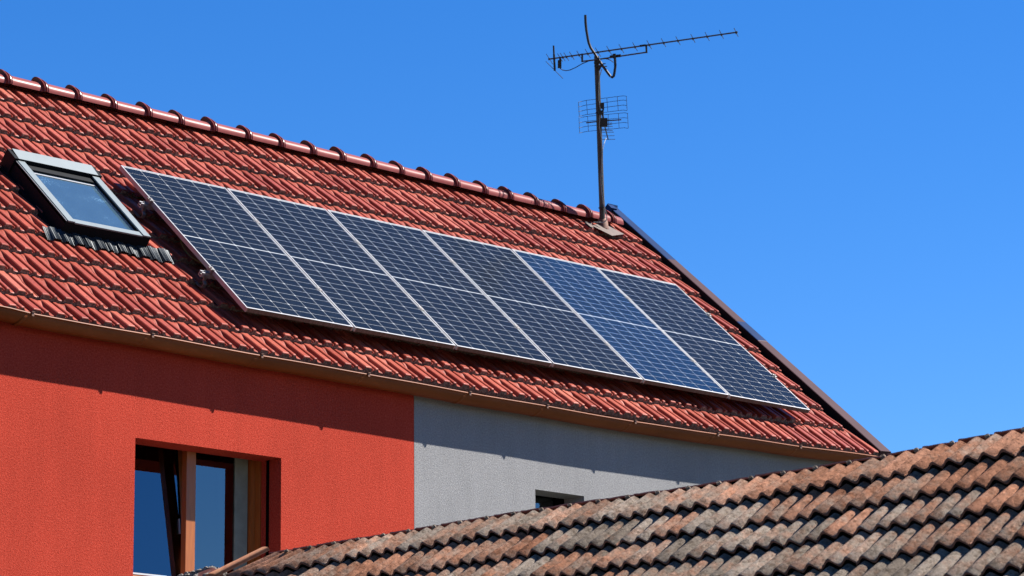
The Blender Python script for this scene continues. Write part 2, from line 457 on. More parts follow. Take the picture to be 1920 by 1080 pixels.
# ---- verge flashing on the rake
vg = MB(); prev = None
svals = [-.33, .05, .6, 1.47, 1.478, 1.8, 2.9, 3.3, 3.87]
hv = -.112
def vline(s):
    inn = 6.952 + .034*(2.98-s); out = 7.066 + .043*(2.98-s)
    j = 0.002 if s > 1.475 else 0
    return inn+j, out+j
rows = []
for s_ in svals:
    i_, o_ = vline(s_)
    lift = .0 if s_ < 1.475 else .002
    rows.append([RP(i_-.002, s_, TILE-.09), RP(i_, s_, hv+lift-.004), RP(i_+.006, s_, hv+lift), RP(o_-.006, s_, hv+lift+.008), RP(o_, s_, hv+lift+.004), RP(o_+.012, s_, TILE-.14)])
vg.grid(rows, mif=lambda a, b: 2 if b == 0 else 1 if (a >= 6 and b >= 1) or (a == 4 and b >= 1) else 0)  # inner face coloured black to paint in its shade
vg.poly(rows[0][::-1], 0); vg.poly(rows[-1], 1)
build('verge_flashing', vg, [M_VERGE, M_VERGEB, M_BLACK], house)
# cap of the verge over the ridge
vc = MB()
i_, o_ = vline(3.87)
a = RP(i_-.02, 3.87, hv+.002); b_ = RP(o_+.01, 3.87, hv+.002)
vc.box(a, b_-a, Vector((0, .16, -.12)), Vector((0, 0, .03)))
vc.box(RP(i_-.03, 3.81, hv-.09), RP(i_+.05, 3.81, hv-.09)-RP(i_-.03, 3.81, hv-.09), S*.07, N*.11)
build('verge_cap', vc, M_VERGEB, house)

# ---- walls
ZT = 6.0
def wall_with_hole(x0, x1, z0, z1, hole, ends=(True, True), deep=0.36):
    w = MB(); y = YW; yi = YW+.45
    def fr(xa, xb, za, zb):
        w.quad((xa, y, za), (xb, y, za), (xb, y, zb), (xa, y, zb))
        w.quad((xb, yi, za), (xa, yi, za), (xa, yi, zb), (xb, yi, zb))
    hx0, hx1, hz0, hz1 = hole
    fr(x0, hx0, z0, z1); fr(hx1, x1, z0, z1); fr(hx0, hx1, z0, hz0); w.quad((hx0, y, hz1), (hx1, y, hz1), (hx1, y, z1), (hx0, y, z1)); w.quad((hx1, yi, hz1+.26), (hx0, yi, hz1+.26), (hx0, yi, z1), (hx1, yi, z1))
    w.quad((hx0, y, hz0), (hx0, y, hz1), (hx0, yi, hz1), (hx0, yi, hz0))
    w.quad((hx1, y, hz1), (hx1, y, hz0), (hx1, yi, hz0), (hx1, yi, hz1))
    w.quad((hx0, y, hz1), (hx1, y, hz1), (hx1, y+.215, hz1), (hx0, y+.215, hz1)); w.quad((hx0, y+.215, hz1), (hx1, y+.215, hz1), (hx1, y+.215, hz1+.26), (hx0, y+.215, hz1+.26))
    w.quad((hx0, y+.215, hz1+.26), (hx1, y+.215, hz1+.26), (hx1, yi, hz1+.26), (hx0, yi, hz1+.26))
    w.quad((hx0, y+.215, hz1), (hx0, y+.215, hz1+.26), (hx0, yi, hz1+.26), (hx0, yi, hz1)); w.quad((hx1, y+.215, hz1+.26), (hx1, y+.215, hz1), (hx1, yi, hz1), (hx1, yi, hz1+.26))
    w.quad((hx0, y, hz0), (hx0, yi, hz0), (hx1, yi, hz0), (hx1, y, hz0))
    w.quad((x0, y, z1), (x1, y, z1), (x1, yi, z1), (x0, yi, z1))
    w.quad((x0, y, z0), (x0, y, z1), (x0, yi, z1), (x0, yi, z0))
    w.quad((x1, y, z1), (x1, y, z0), (x1, yi, z0), (x1, yi, z1))
    return w
W1 = (PX-1.052, PX+.276, 4.265, 5.315)
W2 = (PX+2.873, PX+3.42, 4.75, 5.35)
o = build('wall', wall_with_hole(HX0, PX+1.584, 0, ZT+.06, W1), M_RED, house); o['label'] = 'red rough rendered wall'
o = build('wall', wall_with_hole(PX+1.587, HX1, 0, ZT+.06, W2), M_GREY, house); o['label'] = 'grey rough rendered wall'
gw = MB()
yr = yb - .2
for xx, t in ((HX0, .3), (HX1-.3, .3)):
    pr = [Vector((xx, YW+.46, 0)), Vector((xx, yr, 0)), Vector((xx, yr, ZT+.02)), Vector((xx, ap.y, ap.z-.16)), Vector((xx, YW+.46, ZT+.20))]
    gw.poly(pr[::-1]); gw.poly([p+X*t for p in pr])
    for i in range(5):
        a, b2 = pr[i], pr[(i+1) % 5]; gw.quad(a, b2, b2+X*t, a+X*t)
gw.box((HX0+.31, yr-.3, 0), (HX1-HX0-.62, 0, 0), (0, .29, 0), (0, 0, ZT))
build('gable_wall', gw, M_GREY, house)
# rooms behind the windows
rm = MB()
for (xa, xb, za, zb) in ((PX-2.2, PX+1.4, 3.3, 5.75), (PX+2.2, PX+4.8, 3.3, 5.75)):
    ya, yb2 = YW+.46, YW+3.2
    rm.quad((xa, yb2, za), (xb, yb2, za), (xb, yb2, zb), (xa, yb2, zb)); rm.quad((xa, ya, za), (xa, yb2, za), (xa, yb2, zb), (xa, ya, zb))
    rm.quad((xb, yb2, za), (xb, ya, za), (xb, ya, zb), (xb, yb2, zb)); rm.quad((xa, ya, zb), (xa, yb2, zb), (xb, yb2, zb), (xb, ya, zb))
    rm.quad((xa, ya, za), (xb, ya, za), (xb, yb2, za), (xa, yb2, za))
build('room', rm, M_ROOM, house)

# ---- large window: fixed frame, mullion, tilted left sash, right sash
yf = YW+.225; wf = MB()
x0, x1, z0, z1 = W1
wf.box((x1-.012, yf, z0), (.03, 0, 0), (0, .13, 0), (0, 0, z1-z0+.24))           # right post
wf.box((x0-.03, yf, z0), (.06, 0, 0), (0, .13, 0), (0, 0, z1-z0+.24))
wf.box((x0+.031, yf, z1+.12), (x1-x0-.045, 0, 0), (0, .13, 0), (0, 0, .12))
wf.box((x0+.046, yf, z0-.0), (x1-x0-.06, 0, 0), (0, .13, 0), (0, 0, .05))
wf.box((PX-.42, yf-.003, z0+.051), (.083, 0, 0), (0, .055, 0), (0, 0, z1-z0+.068))  # mullion
win = build('window', wf, M_WOOD, house); win['label'] = 'two light wooden window with the left sash tilted open'
sh = MB()                                                     # right sash
xa, xb = PX-.336, x1-.013; ys = yf+.055
sh.box((xb-.035, ys, z0+.052), (.034, 0, 0), (0, .06, 0), (0, 0, z1-z0+.06))
sh.box((xa, ys+.02, z0+.052), (.02, 0, 0), (0, .05, 0), (0, 0, z1-z0+.06))
sh.box((xa+.021, ys+.02, z0+.052), (xb-xa-.058, 0, 0), (0, .05, 0), (0, 0, .05))
sh.box((xa+.021, ys+.02, z1+.10), (xb-xa-.058, 0, 0), (0, .05, 0), (0, 0, .049))
build('sash', sh, M_WOOD, win)
pn = MB(); yp = ys+.045
pn.box((xa+.021, yp, z0+.103), (xb-xa-.057, 0, 0), (0, .006, 0), (0, 0, z1-z0-.005))
build('pane', pn, M_PANE, win)
# tilted left sash: hinged at the sill, leaning into the room
TA = math.radians(5.5)
tz = Vector((0, math.sin(TA), math.cos(TA))); ty = Vector((0, math.cos(TA), -math.sin(TA)))
o0 = Vector((x0+.02, yf+.058, z0+.03)); wS = (PX-.305)-(x0+.02); hS = 1.22
ls = MB()
ls.box(o0, X*.07, ty*.065, tz*hS); ls.box(o0+X*(wS-.075), X*.075, ty*.065, tz*hS)
ls.box(o0+X*.071, X*(wS-.147), ty*.065, tz*.115); ls.box(o0+X*.071+tz*(hS-.07), X*(wS-.147), ty*.065, tz*.07)
lo = build('sash', ls, wood('lightened_sash_wood', (0.62, 0.20, 0.035), (0.85, 0.31, 0.06)), win); lo['label'] = 'left sash tilted inwards'  # sash wood coloured lighter to make up for the shade of the reveal
pn = MB(); pn.box(o0+X*.071+ty*.006+tz*.116, X*(wS-.147), ty*.006, tz*(hS-.187)); build('pane', pn, M_PANE, win)
bd = MB(); bd.box(o0+X*.071+ty*-.004+tz*.108, X*(wS-.15), ty*.012, tz*.012); build('glazing_bead', bd, M_BACK, win)
ct = MB(); ct.box((PX+.100, yp-.012, W1[2]+.104), (.118, 0, 0), (0, .010, 0), (0, 0, W1[3]-W1[2]-.01)); build('side_strip', ct, flat('grey_green_strip', (0.42, 0.47, 0.38), .7, spec=.1), win)  # grey green strip added across the right end of the pane
gk = MB(); gk.box(o0+X*(wS-.080)+ty*-.003+tz*.0, X*.006, ty*.02, tz*hS); build('sash_gasket', gk, M_DARK, win)
hd = MB(); hd.box(o0+X*(wS-.092)+ty*(-.002)+tz*.44, X*.009, ty*.016, tz*.11); build('reflection_strip', hd, M_ALU, win)  # pale strip added as a painted reflection beside the stile
gr = MB(); gr.box((x1-.012, YW+.135, z0), (.012, 0, 0), (0, .022, 0), (0, 0, z1-z0)); build('blind_rail', gr, M_DARK, win)
sl_ = MB(); sl_.box((x0-.0, YW-.03, z0-.004), (x1-x0, 0, 0), (0, .25, .012), (0, 0, .012)); build('sill', sl_, flat('white_sill', (0.75, 0.76, 0.78), .4), win)
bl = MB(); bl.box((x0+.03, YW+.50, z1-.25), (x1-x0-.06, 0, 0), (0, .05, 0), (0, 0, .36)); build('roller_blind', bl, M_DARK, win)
# ---- small window in the grey wall
w2 = MB(); x0, x1, z0, z1 = W2
w2.box((x0, yf, z0), (.07, 0, 0), (0, .08, 0), (0, 0, z1-z0+.079)); w2.box((x1-.07, yf, z0), (.07, 0, 0), (0, .08, 0), (0, 0, z1-z0+.079))
w2.box((x0+.071, yf, z0), (x1-x0-.142, 0, 0), (0, .08, 0), (0, 0, .07)); w2.box((x0+.0, yf, z1+.08), (x1-x0, 0, 0), (0, .08, 0), (0, 0, .07))
wi2 = build('window', w2, M_DARK, house); wi2['label'] = 'small dark window in the grey wall'
pn = MB(); pn.box((x0+.071, yf+.03, z0+.071), (x1-x0-.142, 0, 0), (0, .006, 0), (0, 0, z1-z0+.008)); build('pane', pn, M_PANE, wi2)

# ---- gutter
RG = .074; gt = MB(); rows = []
gxs = [-6.05+.1*i for i in range(int((6.96+6.05)/.1)+2)]
seams = [-4.1, -3.08, -2.073, -1.052, -.061, .967, 2.005, 2.841, 3.842, 4.836, 5.886]
def gz(x): return interp(GUT_X, GUT_Z, x) + .0015*math.sin(x*5.1)
for x in gxs:
    zc = gz(x); row = []
    for j in range(17):
        a = math.pi*j/16
        row.append(Vector((PX+x, YL+RG-RG*math.cos(a), zc-RG*math.sin(a)*1.0)))
    rows.append(row)
gt.grid(rows)
gt.grid([[Vector((p.x, YL+RG+(p.y-YL-RG)*.97, gz(p.x-PX)+(p.z-gz(p.x-PX))*.97)) for p in r][::-1] for r in rows])
gt.tube([Vector((PX+x, YL-.002, gz(x)+.002)) for x in gxs], .0075, 8)
gt.poly(rows[0]); gt.poly(rows[-1][::-1])
for x in [s_+.02 for s_ in seams if True]:                    # lapped seams
    r2 = []
    for dx in (0, .004, .03, .034):
        k = 1.0 if dx in (0, .034) else 1.035
        r2.append([Vector((PX+x+dx-.07-.05*math.sin(math.pi*j/16), YL+RG-RG*k*math.cos(math.pi*j/16), gz(x)-RG*k*math.sin(math.pi*j/16)*1.0)) for j in range(15)])
    gt.grid(r2)
gut = build('gutter', gt, M_COPPER, house); smoothby(gut, 40)
for x in seams:
    bk = MB(); zc = gz(x)
    bk.box((PX+x-.009, YL-.014, zc-.014), (.018, 0, 0), (0, .005, 0), (0, 0, .030))
    bk.box((PX+x-.012, YL-.020, zc+.012), (.024, 0, 0), (0, .035, 0), (0, 0, .005))
    bk.box((PX+x-.010, YL+.02, zc+.008), (.020, 0, 0), (0, .12, .02), (0, 0, .004))
    build('gutter_bracket', bk, M_CLIP, gut)

# ---- roof window
rw = MB(); hT = -.022; hB = TILE-.03
a0, a1, b0, b1 = SKX0, SKX1, SKS0, SKS1
def rbox(mb, xa, xb, sa, sb, ha, hb_, mi=0, mis=None): mb.box(RP(xa, sa, ha), X*(xb-xa), S*(sb-sa), N*(hb_-ha), mi, mis)
rbox(rw, a0, a0+.075, b0, b1, hB, hT-.012, 1); rbox(rw, a1-.075, a1, b0, b1, hB, hT-.012, 1)
rbox(rw, a0+.076, a1-.076, b0, b0+.075, hB, hT-.02, 1); rbox(rw, a0+.076, a1-.076, b1-.2, b1, hB, hT-.02, 1)
# light top cladding, each strip lipped above the black box
rbox(rw, a0+.012, a0+.075, b0-.006, b1-.13, hT-.011, hT, 0); rbox(rw, a1-.075, a1-.012, b0-.006, b1-.13, hT-.011, hT, 0)
rbox(rw, a0+.077, a1-.077, b0-.004, b0+.055, hT-.019, hT-.008, 0)
rbox(rw, a0-.0, a0+.006, b0, b1-.13, hT-.03, hT-.006, 0); rbox(rw, a1-.006, a1, b0, b1-.13, hT-.03, hT-.006, 0)
for xa_, xb_ in ((a0-.035, a0-.001), (a1+.001, a1+.035)):
    rbox(rw, xa_, xb_, b0+.02, b1-.02, TILE-.02, TILE+.030, 1)
rwo = build('roof_window', rw, [M_VELUX, M_BLACK], house); rwo['label'] = 'grey framed roof window beside the panels'
hdv = MB()
hdv.box(RP(a0-.015, b1-.125, hB), X*(a1-a0+.03), S*.145, N*(hT+.012-hB), 1)
hdv.quad(RP(a0+.02, b1-.122, hT+.0125), RP(a1-.02, b1-.122, hT+.0125), RP(a1-.02, b1+.012, hT+.024), RP(a0+.02, b1+.012, hT+.024), 0)
hdv.quad(RP(a0+.02, b1+.012, hT+.024), RP(a1-.02, b1+.012, hT+.024), RP(a1-.02, b1+.012, hT+.0125), RP(a0+.02, b1+.012, hT+.0125), 0)
hdv.poly([RP(a0+.02, b1-.122, hT+.0125), RP(a0+.02, b1+.012, hT+.024), RP(a0+.02, b1+.012, hT+.0125)], 1)
hdv.poly([RP(a1-.02, b1-.122, hT+.0125), RP(a1-.02, b1+.012, hT+.0125), RP(a1-.02, b1+.012, hT+.024)], 1)
build('hood', hdv, [M_VELUX, M_BLACK], rwo)
ins = MB()
rbox(ins, a0+.08, a0+.092, b0+.06, b1-.14, hT-.05, hT-.03); rbox(ins, a1-.092, a1-.08, b0+.06, b1-.14, hT-.05, hT-.03)
rbox(ins, a0+.093, a1-.093, b0+.06, b0+.074, hT-.05, hT-.028); rbox(ins, a0+.093, a1-.093, b1-.24, b1-.225, hT-.05, hT-.03)
build('glazing_bead', ins, M_ALU, rwo)
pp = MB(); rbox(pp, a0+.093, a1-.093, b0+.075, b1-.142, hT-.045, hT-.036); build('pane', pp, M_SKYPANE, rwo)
sb_ = MB(); rbox(sb_, a0+.04, a1-.04, b0+.03, b1-.12, hB-.25, hB-.24)
for (xa, xb, sa, sb2) in ((a0+.04, a0+.05, b0+.03, b1-.12), (a1-.05, a1-.04, b0+.03, b1-.12), (a0+.05, a1-.05, b0+.03, b0+.04), (a0+.05, a1-.05, b1-.13, b1-.12)):
    rbox(sb_, xa, xb, sa, sb2, hB-.24, hT-.055)
build('window_lining', sb_, flat('pale_lining', (0.20, 0.19, 0.17), .7), rwo)
# pleated apron draped over the tiles below the window
apn = MB(); rows = []
nx = 260; xa, xb = a0-.16, a1+.22
for t in (0.0, .25, .5, .75, 1.0):
    row = []
    for i in range(nx+1):
        x = lerp(xa, xb, i/nx); u = ((x-.165)/.2) % 1.0
        hb_ = interp([p[0] for p in BOT], [p[1]*.8 for p in BOT], u)
        pl = .0035*math.sin(x*2*math.pi/.0165)
        s_ = lerp(b0+.02, b0-.115+.010*math.sin(x*9), t)
        if x < a0: s_ += .0
        hh = TILE-.020+.039*lerp(1.0,.5,t) + hb_*lerp(.4, 1.0, t) + .020*(1-t) + .016 + pl*(.4+.6*t) + (.028 if t < .2 else 0)*0
        
        row.append(RP(x, s_, hh))
    rows.append(row)
apn.grid(rows); build('flashing_apron', apn, M_LEAD, rwo)

# ================================================================== SOLAR PANELS
PW, PL, PT = 1.038, 2.0945, .036
def panel_meshes():
    fr = MB(); lip = .0115
    def bx(xa, xb, sa, sb2, ha, hb_, mis=None): fr.box(X*xa+S*sa+N*ha, X*(xb-xa), S*(sb2-sa), N*(hb_-ha), 0, mis)
    bx(0, lip, 0, PL, -PT, 0); bx(PW-lip, PW, 0, PL, -PT, 0)
    bx(lip, PW-lip, 0, lip, -PT, -.0003, mis=[0, 0, 1, 0, 0, 0]); bx(lip, PW-lip, PL-lip, PL, -PT, -.0003)
    # dirty outer face of the lower bar, proud of the bars
    fr.quad(S*-.0015+X*.03+N*-.033, S*-.0015+X*(PW-.012)+N*-.033, S*-.0015+X*(PW-.012)+N*-.004, S*-.0015+X*.03+N*-.004, 1)
    bk = MB(); bk.quad(X*lip+S*lip+N*-.004, X*(PW-lip)+S*lip+N*-.004, X*(PW-lip)+S*(PL-lip)+N*-.004, X*lip+S*(PL-lip)+N*-.004)
    bk.quad(X*lip+S*(PL-lip)+N*-.012, X*(PW-lip)+S*(PL-lip)+N*-.012, X*(PW-lip)+S*lip+N*-.012, X*lip+S*lip+N*-.012)
    ce = MB(); cw = .1640; gx = .0045; ch = .0813; gy = .0040; mid = .0115
    tx = 6*cw+5*gx; ts = 24*ch+22*gy+mid
    ox = (PW-tx)/2; os_ = (PL-ts)/2; c = .0065
    for r in range(24):
        s0 = os_ + r*(ch+gy) + (mid-gy if r >= 12 else 0)
        for q in range(6):
            x0 = ox+q*(cw+gx); x1 = x0+cw; s1 = s0+ch; h = -.0032
            if r % 2 == 0: pts = [(x0+c, s0), (x1-c, s0), (x1, s0+c), (x1, s1), (x0, s1), (x0, s0+c)]
            else: pts = [(x0, s0), (x1, s0), (x1, s1-c), (x1-c, s1), (x0+c, s1), (x0, s1-c)]
            ce.poly([X*a+S*b_+N*h for a, b_ in pts])
    return fr, bk, ce
fr, bk, ce = panel_meshes()
plabels = ['solar panel at the left end of the row beside the roof window', 'second solar panel from the roof window, dark blue black cells',
           'third solar panel from the roof window, between two dark panels', 'dark solar panel directly left of the brighter blue one',
           'noticeably bluer solar panel, second from the verge', 'solar panel at the right end of the row next to the brown verge']
base = None
for i in range(6):
    loc = P0 + X*(1.058*i) + N*random.uniform(-.0015, .0015)
    if i == 0:
        e = empty('solar_panel', loc, plabels[0], 'solar panel', 'solar panels in a row on the roof')
        parts = []
        ORI['__z'] = Vector((0, 0, 0))
        ORI[e.name] = Vector((0, 0, 0))
        parts.append(build('frame', fr, [M_ALU, M_DIRTY], e)); parts.append(build('backsheet', bk, M_BACK, e)); parts.append(build('cells', ce, M_CELL, e))
        base = e
    else:
        e = base.copy(); COL.objects.link(e); e.location = loc; e['label'] = plabels[i]
        for p in parts:
            c = p.copy(); COL.objects.link(c); c.parent = e
            if i == 4 and p.name.startswith('cells'):
                c.data = p.data.copy(); c.data.materials[0] = M_CELLB
                c['label'] = 'brighter blue cells'
# ---- rails with clamps and roof hooks
for s_, lab in ((.545, 'lower aluminium mounting rail under the row of solar panels'), (1.56, 'upper aluminium mounting rail under the row of solar panels')):
    rl = empty('mounting_rail', RP(-.1, s_, -PT-.02), lab, 'mounting rail', 'rails carrying the solar panels')
    q = MB()
    for (ha, hb_, sa, sb2) in ((-PT-.040, -PT-.034, -.02, .02), (-PT-.034, -PT-.006, -.02, -.014), (-PT-.034, -PT-.006, .014, .02), (-PT-.006, -PT-.001, -.02, -.006), (-PT-.006, -PT-.001, .006, .02), (-PT-.022, -PT-.018, -.014, .014)):
        rbox(q, -.085, 6.37, s_+sa, s_+sb2, ha, hb_)
    build('rail', q, M_ALU, rl)
    for xc, endc in [(-.012, 1), (6.34, 1)] + [(1.058*i-.010, 0) for i in range(1, 6)]:
        c = MB()
        if endc:
            d = -1 if xc < 1 else 1
            rbox(c, xc-.014, xc+.008, s_-.025, s_+.025, -PT-.002, .0028)
            rbox(c, xc-.002 if d < 0 else xc-.018, xc+.022 if d < 0 else xc+.006, s_-.025, s_+.025, .003, .006)
            c.tube([RP(xc-.004, s_, .003), RP(xc-.004, s_, .014)], .007, 6)
            if d < 0: rbox(c, xc-.04, xc-.015, s_-.02, s_+.02, -PT-.0005, -PT+.004)
        else:
            rbox(c, xc-.0165, xc+.0165, s_-.028, s_+.028, .0012, .0045); rbox(c, xc-.008, xc+.008, s_-.028, s_+.028, -.02, .001)
            c.tube([RP(xc, s_, .0045), RP(xc, s_, .010)], .006, 6)
        build('clamp', c, M_GALV, rl)
    for xc in (-.045, 1.15, 2.35, 3.55, 4.75, 6.2):
        hk = MB(); path = [RP(xc, s_-.026, -PT-.012), RP(xc, s_-.026, -PT-.062), RP(xc, s_-.055, -PT-.075), RP(xc, s_-.05, TILE+.035), RP(xc, s_-.02, TILE+.024), RP(xc, s_+.12, TILE+.018)]
        for a, b_ in zip(path[:-1], path[1:]):
            d = (b_-a); nrm = d.cross(X).normalized()*.006
            hk.box(a-X*.015, X*.03, d*1.02, nrm)
        build('roof_hook', hk, M_GALV, rl)
# ---- loose cable under the panels
cb = MB(); pts = [RP(.12, 1.25, -.05), RP(.07, 1.13, -.075), RP(.03, .98, -.085), RP(.04, .84, -.085), RP(.13, .74, -.075), RP(.26, .70, -.05)]
fine = []
for i in range(len(pts)-1):
    for t in (0, .25, .5, .75):
        p0_ = pts[max(i-1, 0)]; p1_ = pts[i]; p2_ = pts[i+1]; p3_ = pts[min(i+2, len(pts)-1)]
        fine.append(.5*((2*p1_)+(-p0_+p2_)*t+(2*p0_-5*p1_+4*p2_-p3_)*t*t+(-p0_+3*p1_-3*p2_+p3_)*t**3))
cb.tube(fine, .0035, 8)
o = build('panel_cable', cb, flat('yellow_green_cable', (.35, .33, .05), .5)); setp(o, 'thin yellow green cable looping out from under the left solar panel', 'cable')

# ================================================================== MAST AND ANTENNAS
ZM = 29.2
def c4(a, b_, z=ZM): return cp(1000+a/4.8, b_/4.8, z)
def c9(a, b_, z=ZM): return cp(1060+a/9.0, 160+b_/9.0, z)
def c6(a, b_, z=ZM): return cp(960+a/6.0, 340+b_/6.0, z)
mbase = onroof(1130, 425, TILE+.05)
mast = empty('antenna_mast', mbase, 'tall leaning steel mast with a bent tube at its top, standing by the ridge', 'mast')
M_MAST = flat('weathered_steel_tube', (0.10, 0.085, 0.065), 0.5, 0.3, var=0.5, scale=9, bmp=.2)
M_TUBE = flat('dull_grey_steel_tube', (0.030, 0.029, 0.027), 0.5, 0.2, var=.3, scale=10)
M_ALUG = flat('grey_antenna_aluminium', (0.12, 0.13, 0.14), 0.45, 0.3, var=.1)
M_PLAS = flat('black_plastic', (0.012, 0.012, 0.014), 0.45)
M_WIRE = flat('dark_plated_wire', (0.015, 0.02, 0.04), 0.6, 0.1)
M_CABL = flat('pale_cable', (0.42, 0.47, 0.42), 0.5)
mtop = c4(570, 505)
q = MB(); q.tube([mbase-_z*.1, mbase, lerp(mbase, mtop, .5), mtop], [.027, .027, .0255, .025], 16); smoothby(build('pole', q, M_MAST, mast), 50)
bt = [(468, 135), (470, 200), (477, 270), (489, 340), (500, 390), (517, 432), (545, 472), (575, 520), (628, 598), (675, 662), (695, 688)]
q = MB(); q.tube([c4(a, b_, ZM-.055-.0001*(b_-135)) for a, b_ in bt], .0125, 12)
bt2 = [(697, 690), (712, 696), (724, 684), (731, 650), (738, 600), (736, 550), (731, 485)]
q.tube([c4(a, b_, ZM-.11-.00005*b_) for a, b_ in bt2], .0125, 12)
smoothby(build('bent_tube', q, M_TUBE, mast), 50)
q = MB()
q.box(c4(545, 575, ZM-.03), CR*.07, CU*.018, CW*-.05); q.box(c4(548, 605, ZM-.03), CR*.06, CU*.016, CW*-.05)
q.tube([c4(600, 577, ZM-.06), c4(650, 573, ZM-.06)], .005, 6); q.tube([c4(600, 600, ZM-.06), c4(664, 597, ZM-.06)], .005, 6)
q.tube([c4(590, 630, ZM-.06), c4(610, 585, ZM-.09)], .012, 6)
build('clamp', q, M_PLAS, mast)
q = MB(); q.tube([c4(615, 622, ZM-.05), c4(600, 680, ZM-.04), c4(590, 740, ZM-.035), c4(588, 820, ZM-.032), c4(590, 900, ZM-.032)], .004, 6)
q.tube([c4(590, 900, ZM-.032), c9(590, 400, ZM-.032), c9(575, 700, ZM-.032), c9(612, 900, ZM-.03), c9(622, 1075, ZM-.03), c6(1000, 20, ZM-.03), c6(1025, 250, ZM-.03), c6(1048, 320, ZM-.03), c6(1068, 400, ZM-.03), c6(1060, 440, ZM-.04), c6(1025, 466, ZM-.05), c6(975, 462, ZM-.05), c6(920, 462, ZM-.03), c6(890, 480, ZM), c6(884, 515, ZM)], .005, 6)
q.tube([c9(690, 890, ZM+.1), c9(655, 980, ZM), c9(632, 1075, ZM-.028), c6(1020, 20, ZM-.028), c6(1040, 230, ZM-.03), c6(1045, 330, ZM-.03)], .003, 6)
build('cable', q, M_CABL, mast)
q = MB(); q.tube([c6(1008, 288, ZM-.002), c6(1010, 304, ZM-.002)], .030, 14, caps=True); build('strap', q, M_PLAS, mast)
q = MB(); c_ = mbase + _z*.0
q.tube([c_-_z*.03, c_+_z*.05, c_+_z*.085], [.06, .05, .034], 14)
smoothby(build('collar', q, flat('rusty_collar', (0.30, 0.13, 0.08), .7, var=.4, scale=30), mast), 40)
q = MB()
pc = [onroof(x_, y_, TILE+.062) for x_, y_ in ((1110, 423), (1128, 417), (1171, 439), (1148, 442))]
q.poly([pc[3], pc[2], pc[1], pc[0]]); q.poly([p-N*.004 for p in pc])
for i in range(4): q.quad(pc[i], pc[(i+1) % 4], pc[(i+1) % 4]-N*.004, pc[i]-N*.004)
pc2 = [onroof(x_, y_, TILE+.06) for x_, y_ in ((1096, 415), (1109, 418), (1113, 427), (1107, 425))]
q.poly(pc2[::-1]); q.poly([p-N*.004 for p in pc2])
build('base_flashing', q, flat('weathered_sheet', (0.13, 0.075, 0.055), .7, .0, var=.3, scale=18), mast)

# yagi antenna
def zb(a): return ZM-.09 - .000218*(a-740)
def yb_(a): return 533 + (a-135)*(290-533)/(1835-135.0)
yg = empty('yagi_antenna', c4(728, 500, zb(740)), 'long thin rod antenna with many short cross elements at the top of the mast', 'antenna')
q = MB(); q.tube([c4(135, 533, zb(135)), c4(1000, yb_(1000), zb(1000)), c4(1838, 289, zb(1838))], .0075, 8)
q.tube([c4(135, 533, zb(135)), c4(150, 531, zb(150))], .011, 8); q.tube([c4(1822, 291, zb(1822)), c4(1838, 289, zb(1838))], .0105, 8)
smoothby(build('boom', q, M_ALUG, yg), 50)
q = MB()
q.tube([c4(432, 553, zb(432)), c4(545, 540, zb(545)), c4(1022, 470, zb(1022))], .0075, 8)
smoothby(build('support_bar', q, M_ALUG, yg), 50)
q = MB()
q.tube([c4(440, 482, zb(440)), c4(440, 560, zb(440))], .0095, 8); build('upright', q, M_PLAS, yg)
q = MB(); q.tube([c4(1015, 400, zb(1015)), c4(1020, 478, zb(1020))], .0095, 8); build('upright', q, M_PLAS, yg)
q = MB(); q.tube([c4(958, 414, zb(958)), c4(1010, 407, zb(1010))], .0105, 8); build('boom_joint', q, M_PLAS, yg)
q = MB(); q.tube([c4(690, 512, zb(690)-.01), c4(788, 500, zb(788)-.01)], .0145, 8); q.tube([c4(727, 484, zb(727)-.02), c4(731, 525, zb(727)-.02)], .0165, 10)
build('bracket', q, M_PLAS, yg)
ev = CR*.029 - CU*.034 + CW*.115
for a in (240, 265, 297, 347, 412, 490, 582, 683, 793, 915, 1043, 1172, 1302, 1437, 1565, 1693, 1825):
    q = MB(); k = .85 if a < 420 else (.95 if a < 900 else .9)
    c_ = c4(a, yb_(a), zb(a)); q.tube([c_-ev*k, c_+ev*k], .0034, 6); q.tube([c_-ev*.09-CU*.004, c_+ev*.09-CU*.004], .0105, 6)
    build('element', q, M_ALUG, yg)
for (a, b_, k) in ((147, 533, 1.15), (190, 630, 1.5)):
    q = MB(); c_ = c4(a, b_, zb(a)); e2 = CR*.055-CU*.045+CW*.12; q.tube([c_-(ev if a < 180 else e2)*k, c_+(ev if a < 180 else e2)*k], .003, 6); build('reflector_rod', q, M_ALUG, yg)
q = MB(); q.tube([c4(182, 410, zb(182)), c4(186, 500, zb(186))], .0085, 8); q.tube([c4(186, 490, zb(186)), c4(193, 638, zb(193))], .0105, 8)
smoothby(build('reflector_post', q, M_TUBE, yg), 50)
q = MB(); q.box(c4(220, 612, zb(240)-.01), CR*.035, CU*.075, CW*.05); q.box(c4(232, 540, zb(240)), CR*.02, CU*.02, CW*.02)
build('feed_box', q, M_PLAS, yg)
q = MB(); q.tube([c4(a, b_, zb(a)) for a, b_ in ((240, 615), (262, 630), (295, 636), (330, 630), (380, 608), (440, 573), (500, 549), (545, 543))], .0042, 6)
q.tube([c4(a, b_, zb(a)) for a, b_ in ((640, 528), (675, 533), (700, 545), (720, 562))], .0042, 6)
build('cable', q, M_PLAS, yg)

